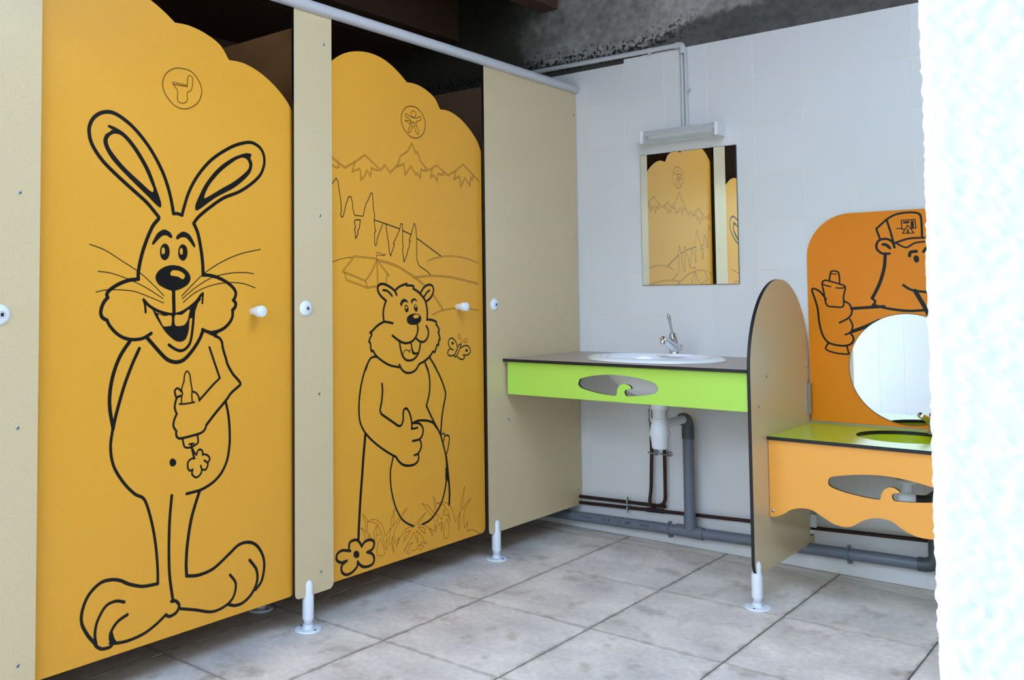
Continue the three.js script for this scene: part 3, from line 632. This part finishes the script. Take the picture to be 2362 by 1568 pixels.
// ---------------------------------------------------------------- adult wash place
const DIV_L = 1.045, DIV_R = 1.057;
{
  const cx = 0.55, cz = 0.335;
  const top = thing('worktop', 'beige-brown washstand worktop with a black front edge', 'worktop', [0, 0.82, 0]);
  const s = shapeOf([[0.0015, -0.001], [0.0015, -0.636], [DIV_L - 0.001, -0.636], [DIV_L - 0.001, -0.001]]), h = new THREE.Path(); h.absellipse(cx, -cz, 0.262, 0.212, 0, Math.PI * 2); s.holes.push(h);
  part('board', slab(s, T, 40).rotateX(-Math.PI / 2), [M.taupe, M.core], top);

  const ap = thing('washstand_apron', 'bright lime green apron under the worktop with a wave-shaped cutout', 'apron', [0, 0, 0.605]);
  const a = shapeOf([[0.012, 0.682], [DIV_L - 0.001, 0.682], [DIV_L - 0.001, 0.8195], [0.012, 0.8195]]);
  a.holes.push(curvePath([[0.357, 0.746], [0.362, 0.76], [0.375, 0.768], [0.435, 0.781], [0.5, 0.787], [0.563, 0.786], [0.624, 0.779], [0.674, 0.769], [0.693, 0.759], [0.701, 0.744], [0.695, 0.731], [0.678, 0.722], [0.627, 0.713], [0.576, 0.708], [0.566, 0.711], [0.561, 0.722], [0.564, 0.73], [0.574, 0.735], [0.585, 0.735], [0.589, 0.74], [0.583, 0.748], [0.57, 0.753], [0.554, 0.753], [0.538, 0.745], [0.529, 0.729], [0.524, 0.708], [0.498, 0.707], [0.445, 0.712], [0.391, 0.722], [0.369, 0.729], [0.358, 0.738], [0.357, 0.746]], THREE.Path));
  part('board', slab(a, T), [M.lime, M.core], ap);

  const b = thing('washbasin', 'white oval ceramic washbasin set into the beige-brown worktop', 'washbasin', [cx, 0.832, cz]);
  const rim = lathe([[0.0, -0.142], [0.03, -0.141], [0.09, -0.13], [0.15, -0.1], [0.19, -0.055], [0.207, -0.012], [0.214, 0.005], [0.225, 0.0125], [0.245, 0.0155], [0.268, 0.0135], [0.281, 0.0085], [0.285, 0.002], [0.284, 0], [0.26, 0.0], [0.235, -0.02], [0.2, -0.07], [0.15, -0.118], [0.09, -0.145], [0.03, -0.156], [0, -0.157]], 72).scale(1, 1, 0.235 / 0.285);
  part('bowl', rim, M.ceramic, b);
  part('tap_shelf', new THREE.CylinderGeometry(0.085, 0.1, 0.011, 40).scale(1, 1, 0.36).translate(0, 0.0095, -0.19), M.ceramic, b);
  part('drain', lathe([[0, 0], [0.02, 0], [0.03, 0.002], [0.031, 0.004], [0.024, 0.004], [0.02, 0.001], [0, 0.001]], 28), M.chrome, b, [0, -0.1415, 0]);

  const f = thing('mixer_tap', 'chrome single-lever mixer tap on the white oval basin', 'tap', [cx, 0.8465, 0.143]);
  part('body', loft([[0, 0, 0], [0, 0.018, 0], [0, 0.035, 0.004], [0, 0.05, 0.01]], [0.0245, 0.0225, 0.0225, 0.021, 0.019, 0.0175]), M.chrome, f);
  part('spout', loft([[0, 0.012, -0.002], [0, 0.03, 0.02], [-0.001, 0.047, 0.055], [-0.001, 0.06, 0.09], [-0.001, 0.066, 0.115]], [[0.022, 0.022], [0.0215, 0.0215], [0.018, 0.018], [0.0145, 0.0145], [0.0125, 0.0125]]), M.chrome, f);
  const ae = part('aerator', lathe([[0, -0.012], [0.0105, -0.012], [0.0115, -0.01], [0.0115, 0.006], [0, 0.008]], 20), M.chrome, f, [-0.001, 0.0585, 0.113], [0.18, 0, 0]);
  part('cartridge', loft([[0, 0.045, 0.006], [0, 0.062, 0.014], [0, 0.088, 0.024]], [0.0165, 0.0185, 0.017, 0.0125]), M.chrome, f);
  part('lever', loft([[0, 0.083, 0.022], [0, 0.11, 0.033], [0, 0.14, 0.045], [0, 0.163, 0.054]], [0.0072, 0.0055, 0.0055, 0.0062, 0.0076, 0.0076]), M.chrome, f);
  part('lever_tip', new THREE.SphereGeometry(0.0078, 16, 12), M.chrome, f, [0, 0.163, 0.054]);
  const rod = part('waste_rod', new THREE.CylinderGeometry(0.0022, 0.0022, 0.03, 8).rotateX(0.9), M.chrome, f, [0.012, 0.022, -0.026]);
  part('rod_knob', new THREE.SphereGeometry(0.006, 14, 10), M.chrome, rod, [0, 0.01, -0.014]);

  const tr = thing('bottle_trap', 'white plastic bottle trap under the oval basin', 'trap', [cx + 0.015, 0, cz]);
  part('tail_pipe', new THREE.CylinderGeometry(0.024, 0.024, 0.092, 24), M.nylon, tr, [0, 0.628, 0]);
  part('nut', lathe([[0.026, 0], [0.034, 0.002], [0.034, 0.02], [0.03, 0.024], [0.024, 0.024]], 24), M.nylon, tr, [0, 0.628, 0]);
  part('neck', lathe([[0.024, 0.05], [0.027, 0.046], [0.027, 0.004], [0.025, 0]], 24), M.nylon, tr, [0, 0.583, 0]);
  part('body', lathe([[0, 0], [0.026, 0.001], [0.031, 0.006], [0.0365, 0.05], [0.0385, 0.056], [0.0415, 0.06], [0.0415, 0.068], [0.039, 0.072], [0.035, 0.1], [0.031, 0.112], [0.031, 0.125], [0.026, 0.127]], 36), M.nylon, tr, [0, 0.468, 0]);
  part('outlet_nut', lathe([[0.016, 0], [0.026, 0.002], [0.027, 0.02], [0.017, 0.024]], 20), M.nylon, tr, [0, 0.566, -0.03], [-Math.PI / 2, 0, 0]);
  part('outlet_arm', pipe([[0, 0.566, -0.03], [0, 0.566, -0.12], [0, 0.566, -0.229]], 0.0185, 0.02), M.nylon, tr);

  const dp = thing('waste_pipe', 'grey plastic waste pipe rising from the floor pipe to the oval basin', 'pipe', [0.563, 0, 0.061]);
  part('upright', new THREE.CylinderGeometry(0.0235, 0.0235, 0.43, 28), M.greyPipe, dp, [0, 0.31, 0]);
  part('elbow', merged([pipe([[0, 0.49, 0], [0, 0.566, 0], [0.0, 0.566, 0.052]], 0.0255, 0.045, 24), new THREE.CylinderGeometry(0.0265, 0.0265, 0.045, 24).translate(0, 0.5, 0), new THREE.CylinderGeometry(0.0265, 0.0265, 0.02, 24).rotateX(Math.PI / 2).translate(0, 0.566, 0.046)]), M.elbow, dp);
  part('socket', new THREE.CylinderGeometry(0.0262, 0.0262, 0.05, 24), M.greyPipe, dp, [0, 0.12, 0]);
}

// ---------------------------------------------------------------- floor waste pipe with its print, copper pipes
{
  const p = thing('floor_pipe', 'long grey plastic waste pipe with black print along the foot of the tiled wall', 'pipe', [0, 0, 0.055]);
  const c = document.createElement('canvas'); c.width = 2048; c.height = 256; const x = c.getContext('2d');
  const A = -0.5, B = 1.46;
  x.fillStyle = '#6d7480'; x.fillRect(0, 0, 2048, 256); x.fillStyle = '#1c2030'; x.strokeStyle = '#2a3044';
  const at = (m) => (m - A) / (B - A) * 2048, row = 92;
  x.textBaseline = 'middle';
  const word = (txt, m, size, bold) => { x.save(); x.translate(at(m), row); x.scale(0.62, 1); x.font = (bold ? 'bold ' : '') + size + 'px sans-serif'; x.fillText(txt, 0, 0); x.restore(); };
  word('SOTTEMANT', 0.03, 20, false); word('E', 0.178, 34, true); word('+', 0.203, 26, true); word('M1', 0.262, 34, true); word('40x3.0', 0.335, 25, true); word('- 1030 4', 0.39, 15, false);
  for (const m of [0.158, 0.235]) { x.beginPath(); x.ellipse(at(m), row, 11, 13, 0, 0, 7); x.lineWidth = 2; x.stroke(); word('NF', m - 0.007, 14, true); }
  const t = canvasTexture(c), g = new THREE.CylinderGeometry(0.0225, 0.0225, B - A, 32, 1, true), uv = g.attributes.uv;
  for (let i = 0; i < uv.count; i++) { const u = uv.getX(i), v = uv.getY(i); uv.setXY(i, 1 - v, u + 0.6); }
  t.wrapT = THREE.RepeatWrapping; t.wrapS = THREE.RepeatWrapping;
  g.rotateZ(Math.PI / 2).translate((A + B) / 2, 0, 0);
  part('pipe_run', g, std({ map: t, roughness: 0.42 }), p, [0, 0.0655, 0], [0, 0, 0.0265]);
  const yAt = (q) => 0.0655 + (q) * 0.0265;
  for (const q of [0.466, 1.2]) part('pipe_clip', merged([new THREE.TorusGeometry(0.0245, 0.0035, 8, 28).rotateY(Math.PI / 2), box(0.012, 0.014, 0.03, 0, -0.03, -0.012), box(0.012, 0.01, 0.014, 0, 0.027, -0.004)]), M.greyPipe, p, [q, yAt(q), 0]);
  part('tee', merged([new THREE.CylinderGeometry(0.0262, 0.0262, 0.12, 28).rotateZ(Math.PI / 2), new THREE.CylinderGeometry(0.0262, 0.0262, 0.045, 28).translate(0, 0.03, -0.003)]), M.greyPipe, p, [0.56, yAt(0.56), 0]);
  part('end_elbow', pipe([[1.44, yAt(1.44), 0], [1.5, yAt(1.5), 0], [1.5, 0.2, 0], [1.5, 0.36, 0]], 0.026, 0.045, 24), M.elbow, p);

  const cu = thing('copper_pipe', 'upper brown copper pipe from the corner panel, rising to the oval basin', 'pipe', [0, 0, 0.026]);
  part('run', pipe([[0.002, 0.152, 0], [0.2, 0.158, 0], [0.395, 0.164, 0], [0.436, 0.166, 0.004], [0.437, 0.29, 0.004], [0.437, 0.66, 0.004]], 0.0075, 0.045), M.copper, cu);
  const cd = thing('copper_pipe', 'lower brown copper pipe running on under the divider to the low basin', 'pipe', [0, 0, 0.026]);
  part('run', pipe([[0.002, 0.124, 0], [0.4, 0.141, 0], [0.8, 0.158, 0], [1.9, 0.205, 0]], 0.0075, 0.02), M.copper, cd);
  part('riser', pipe([[0.388, 0.145, 0.003], [0.367, 0.168, 0.018], [0.374, 0.24, 0.012], [0.376, 0.4, 0.004], [0.376, 0.54, 0.004]], 0.0075, 0.02), M.copper, cd);
  part('tee', pipe([[0.345, 0.139, 0], [0.4, 0.1415, 0], [0.425, 0.1425, 0]], 0.0098, 0.01), M.darkPipe, cd);
  const va = part('valve', merged([new THREE.CylinderGeometry(0.0095, 0.0095, 0.042, 14), new THREE.CylinderGeometry(0.0125, 0.0125, 0.012, 6).translate(0, 0.022, 0), new THREE.CylinderGeometry(0.0125, 0.0125, 0.012, 6).translate(0, -0.022, 0)]), M.steel, cd, [0.376, 0.56, 0.004]);
  part('valve_tail', new THREE.CylinderGeometry(0.005, 0.005, 0.08, 10), M.steel, cd, [0.376, 0.62, 0.004]);
  const clip = merged([new THREE.TorusGeometry(0.0095, 0.003, 8, 20).rotateX(Math.PI / 2), new THREE.CylinderGeometry(0.012, 0.012, 0.004, 18).rotateX(Math.PI / 2).translate(0.014, 0, -0.02), new THREE.CylinderGeometry(0.003, 0.003, 0.02, 8).rotateX(Math.PI / 2).translate(0.012, 0, -0.012), box(0.012, 0.008, 0.006, -0.012, 0, 0)]);
  tag(part('pipe_clip', clip, M.steel, cu, [0.437, 0.394, 0.004]), 'steel pipe clip'); tag(part('pipe_clip', clip, M.steel, cd, [0.376, 0.394, 0.004]), 'steel pipe clip');
  const dc = thing('double_clip', 'bright metal double clip holding both copper pipes to the wall', 'pipe clip', [0.252, 0.146, 0.026]);
  part('saddle', merged([new THREE.TorusGeometry(0.0098, 0.0032, 8, 20).rotateY(Math.PI / 2).translate(0, 0.0145, 0), new THREE.TorusGeometry(0.0098, 0.0032, 8, 20).rotateY(Math.PI / 2).translate(0, -0.0145, 0), box(0.007, 0.01, 0.007, 0, 0.031, 0), box(0.007, 0.01, 0.007, 0, -0.031, 0)]), M.chrome, dc);
  part('stud', new THREE.CylinderGeometry(0.0032, 0.0032, 0.026, 8).rotateX(Math.PI / 2), M.chrome, dc, [0, 0, -0.013]);
}

// ---------------------------------------------------------------- mirror, lamp, conduit
{
  const m = thing('wall_mirror', 'frameless upright rectangular mirror on the white tiles reflecting the bear door', 'mirror', [0.5585, 1.438, 0]);
  part('glass', box(0.446, 0.594, 0.005, 0, 0, 0.003), M.glassEdge, m); part('silvering', box(0.443, 0.591, 0.0006, 0, 0, 0.0057), M.mirror, m);

  const l = thing('wall_lamp', 'white fluorescent wall lamp with a clear cover, unlit, above the rectangular mirror', 'lamp', [0.555, 1.8025, 0]);
  part('base', new RoundedBoxGeometry(0.352, 0.05, 0.03, 2, 0.004), M.white, l, [0, 0, 0.0155]);
  for (const s of [-1, 1]) { const e = part('end_cap', new RoundedBoxGeometry(0.016, 0.056, 0.084, 2, 0.003), M.white, l, [s * 0.172, 0, 0.0425]); part('switch', box(0.003, 0.012, 0.01, s * 0.0085, 0.004, -0.012), M.nylon, e); }
  part('cover', merged([box(0.328, 0.052, 0.0016, 0, 0, 0.0835), box(0.328, 0.0016, 0.054, 0, 0.0254, 0.0565), box(0.328, 0.0016, 0.054, 0, -0.0254, 0.0565)]), M.lens, l);
  part('tube', new THREE.CylinderGeometry(0.008, 0.008, 0.29, 16).rotateZ(Math.PI / 2), M.white, l, [0, 0, 0.056]);
  for (const s of [-1, 1]) for (const k of [-1, 1]) part('tube_pin', new THREE.CylinderGeometry(0.002, 0.002, 0.022, 6).rotateZ(Math.PI / 2), M.steel, l, [s * 0.154, k * 0.005, 0.056]);

  const c = thing('conduit', 'light grey cable conduit bending from the concrete band down to the lamp', 'conduit', [0, 0, 0.014]);
  part('run', pipe([[-0.3, 2.213, 0], [0.545, 2.2075, 0]], 0.0115, 0.02), M.conduit, c);
  part('drop', merged([-1, 1].map((s) => pipe([[0.557 + s * 0.0085, 2.19, -0.004], [0.559 + s * 0.0085, 1.83, -0.004]], 0.0075, 0.02))), M.conduit, c);
  part('bend', pipe([[0.52, 2.2075, 0], [0.5565, 2.2075, 0], [0.5565, 2.165, 0]], 0.0145, 0.02), M.conduit, c);
  part('clip', box(0.01, 0.03, 0.014, 0.4, 2.203, 0.004), M.conduit, c);
  part('clip', box(0.012, 0.012, 0.016, 0.578, 2.0, -0.002), M.conduit, c);
}

// ---------------------------------------------------------------- screen between the basins
{
  const d = thing('washplace_divider', 'beige round-topped divider with a black edge standing between the two basins', 'divider', [DIV_L, 0, 0.632], Math.PI / 2);
  const s = new THREE.Shape(), w = 0.63, y = 0.815; s.moveTo(0.045, 0.112); s.lineTo(w, 0.112); s.lineTo(w, 0.14); s.lineTo(w - 0.045, 0.14); s.lineTo(w - 0.045, 0.2); s.lineTo(w, 0.2); s.lineTo(w, y); s.absellipse(w / 2, y, w / 2, 0.338, 0, Math.PI, false); s.lineTo(0, 0.165);
  s.bezierCurveTo(0, 0.135, 0.015, 0.112, 0.045, 0.112);
  part('board', slab(s, T, 60), [M.beige, M.core], d);
  for (const [yy, z] of [[0.798, 0.477], [0.697, 0.56], [0.803, 0.03], [0.75, 0.03]]) screw(d, 0.632 - z, yy, T);
  foot(d, 0.632 - 0.602, 0, T / 2, Math.PI / 2);
  part('wall_bracket', box(0.02, 0.05, 0.022, 0.6, 0.2, T + 0.009), M.nylon, d);
  part('wall_bracket', box(0.012, 0.12, 0.012, 0.6, 0.68, T + 0.007), M.steel, d);
}

// ---------------------------------------------------------------- children's wash place
{
  const X0 = DIV_R + 0.001, X1 = 1.86, cx = 1.445, cz = 0.212, R = 0.157;
  const back = thing('mirror_board', 'orange round-cornered backboard printed with a bear in a cap, behind the round mirror', 'board', [1.062, 0, 0.001]);
  part('board', slab(roundedRect(0.0, 0.592, 0.72, 1.412, [0, 0, 0.17, 0.17]), 0.011, 24), [M.mirrorBoard, M.core], back);
  const m = thing('round_mirror', 'frameless round mirror on the orange bear board', 'mirror', [1.4195, 0.811, 0.012]);
  part('glass', new THREE.CylinderGeometry(0.209, 0.209, 0.005, 72).rotateX(Math.PI / 2).translate(0, 0, 0.003), M.glassEdge, m); part('silvering', new THREE.CylinderGeometry(0.2068, 0.2068, 0.0006, 72).rotateX(Math.PI / 2).translate(0, 0, 0.0058), M.mirror, m);

  const top = thing('low_worktop', 'olive green low worktop with a black edge and a round bowl opening', 'worktop', [0, 0.573, 0]);
  const s = shapeOf([[X0, -0.001], [X0, -0.492], [X1, -0.492], [X1, -0.001]]), h = new THREE.Path(); h.absellipse(cx, -cz, R, R, 0, Math.PI * 2); s.holes.push(h);
  part('board', slab(s, T, 48).rotateX(-Math.PI / 2), [M.olive, M.core], top);
  const b = thing('low_basin', 'yellow-green round bowl hung under the olive green low worktop', 'washbasin', [cx, 0.572, cz]);
  part('bowl', lathe([[0, -0.12], [0.05, -0.117], [0.1, -0.095], [0.14, -0.05], [0.16, 0], [0.185, 0], [0.185, -0.006], [0.165, -0.012], [0.145, -0.06], [0.1, -0.105], [0.05, -0.127], [0, -0.13]], 56), M.bowl, b);
  part('drain', lathe([[0, 0.001], [0.018, 0.001], [0.026, 0.004], [0.028, 0.002]], 24), M.chrome, b, [0, -0.1195, 0]);

  const ap = thing('low_apron', 'orange wavy-edged apron of the low washstand with a wave-shaped cutout', 'apron', [0, 0, 0.469]);
  const wave = [[1.0585, 0.297], [1.076, 0.298], [1.107, 0.313], [1.137, 0.333], [1.173, 0.342], [1.207, 0.339], [1.241, 0.321], [1.274, 0.304], [1.308, 0.298], [1.335, 0.304], [1.368, 0.327], [1.401, 0.341], [1.433, 0.344], [1.464, 0.337], [1.494, 0.317], [1.524, 0.304], [1.554, 0.299], [1.6, 0.303], [1.65, 0.325], [1.7, 0.342], [1.75, 0.328], [1.8, 0.304], [X1, 0.297]];
  const a = new THREE.Shape(); a.setFromPoints([...new THREE.SplineCurve(wave.map(([x, y]) => new THREE.Vector2(x, y))).getPoints(160), new THREE.Vector2(X1, 0.5725), new THREE.Vector2(1.0585, 0.5725)]);
  a.holes.push(curvePath([[1.262, 0.447], [1.267, 0.459], [1.285, 0.467], [1.34, 0.478], [1.395, 0.485], [1.447, 0.487], [1.499, 0.483], [1.549, 0.475], [1.6, 0.463], [1.625, 0.453], [1.634, 0.44], [1.625, 0.428], [1.6, 0.421], [1.537, 0.412], [1.476, 0.408], [1.466, 0.413], [1.463, 0.424], [1.469, 0.433], [1.484, 0.436], [1.486, 0.441], [1.472, 0.45], [1.457, 0.451], [1.441, 0.442], [1.431, 0.426], [1.428, 0.411], [1.419, 0.406], [1.376, 0.408], [1.317, 0.416], [1.278, 0.426], [1.264, 0.435], [1.262, 0.447]], THREE.Path));
  part('board', slab(a, T), [M.apron, M.core], ap); screw(ap, 1.069, 0.318, T);

  const tr = thing('low_trap', 'small white trap seen through the cutout of the orange apron', 'trap', [cx, 0, cz]);
  part('tail_pipe', new THREE.CylinderGeometry(0.018, 0.018, 0.052, 20), M.nylon, tr, [0, 0.415, 0]);
  part('nut', lathe([[0.018, 0], [0.03, 0.002], [0.031, 0.016], [0.018, 0.02]], 20), M.nylon, tr, [0, 0.42, 0]);
  part('body', lathe([[0, 0], [0.024, 0.003], [0.031, 0.014], [0.031, 0.034], [0.026, 0.044], [0.016, 0.048]], 24), M.nylon, tr, [0, 0.345, 0]);
  part('outlet', pipe([[0, 0.37, 0], [0.06, 0.368, -0.02], [0.055, 0.362, -0.155]], 0.014, 0.03), M.darkPipe, tr);

  const f = thing('low_tap', 'small chrome tap at the back of the olive green worktop', 'tap', [1.512, 0.585, 0.078]);
  part('body', loft([[0, 0, 0], [0, 0.03, 0], [0, 0.05, 0.002]], [0.022, 0.02, 0.018, 0.016]), M.chrome, f);
  part('spout', loft([[0, 0.03, 0.0], [-0.006, 0.05, 0.03], [-0.014, 0.066, 0.07], [-0.021, 0.077, 0.105]], [0.015, 0.0135, 0.0115, 0.0105]), M.chrome, f);
  part('push_cap', lathe([[0, 0.03], [0.012, 0.028], [0.015, 0.02], [0.014, 0], [0, 0]], 20), M.chrome, f, [0, 0.05, 0]);
}

// ---------------------------------------------------------------- greenery across the yard, mirrored in the glossy panels
{
  const h = thing('hedge', 'tall leafy green hedge across the yard', 'hedge', [4.0, -0.012, 10.5]);
  part('inner_mass', new RoundedBoxGeometry(15.4, 3.0, 0.9, 3, 0.3).translate(0, 1.5, 0), std({ color: '#566a3c', roughness: 1 }), h);
  const leaf = new THREE.CircleGeometry(0.075, 5).scale(0.6, 1, 1), n = 14000, im = new THREE.InstancedMesh(leaf, std({ color: '#7d9650', roughness: 0.6, side: THREE.DoubleSide, transmission: 0.35, thickness: 0 }), n);
  const o = new THREE.Object3D();
  for (let i = 0; i < n; i++) {
    o.position.set((rnd() - 0.5) * 15.6, rnd() * 3.15, (rnd() - 0.5) * 1.1 - (rnd() < 0.6 ? 0.4 : 0)); o.rotation.set(rnd() * 6, rnd() * 6, rnd() * 6); const s = 0.7 + rnd() * 0.7; o.scale.set(s, s, s); o.updateMatrix(); im.setMatrixAt(i, o.matrix);
  }
  im.name = 'foliage'; im.userData.kind = 'stuff'; shadows(im); h.add(im);
}

renderer.render(scene, camera);
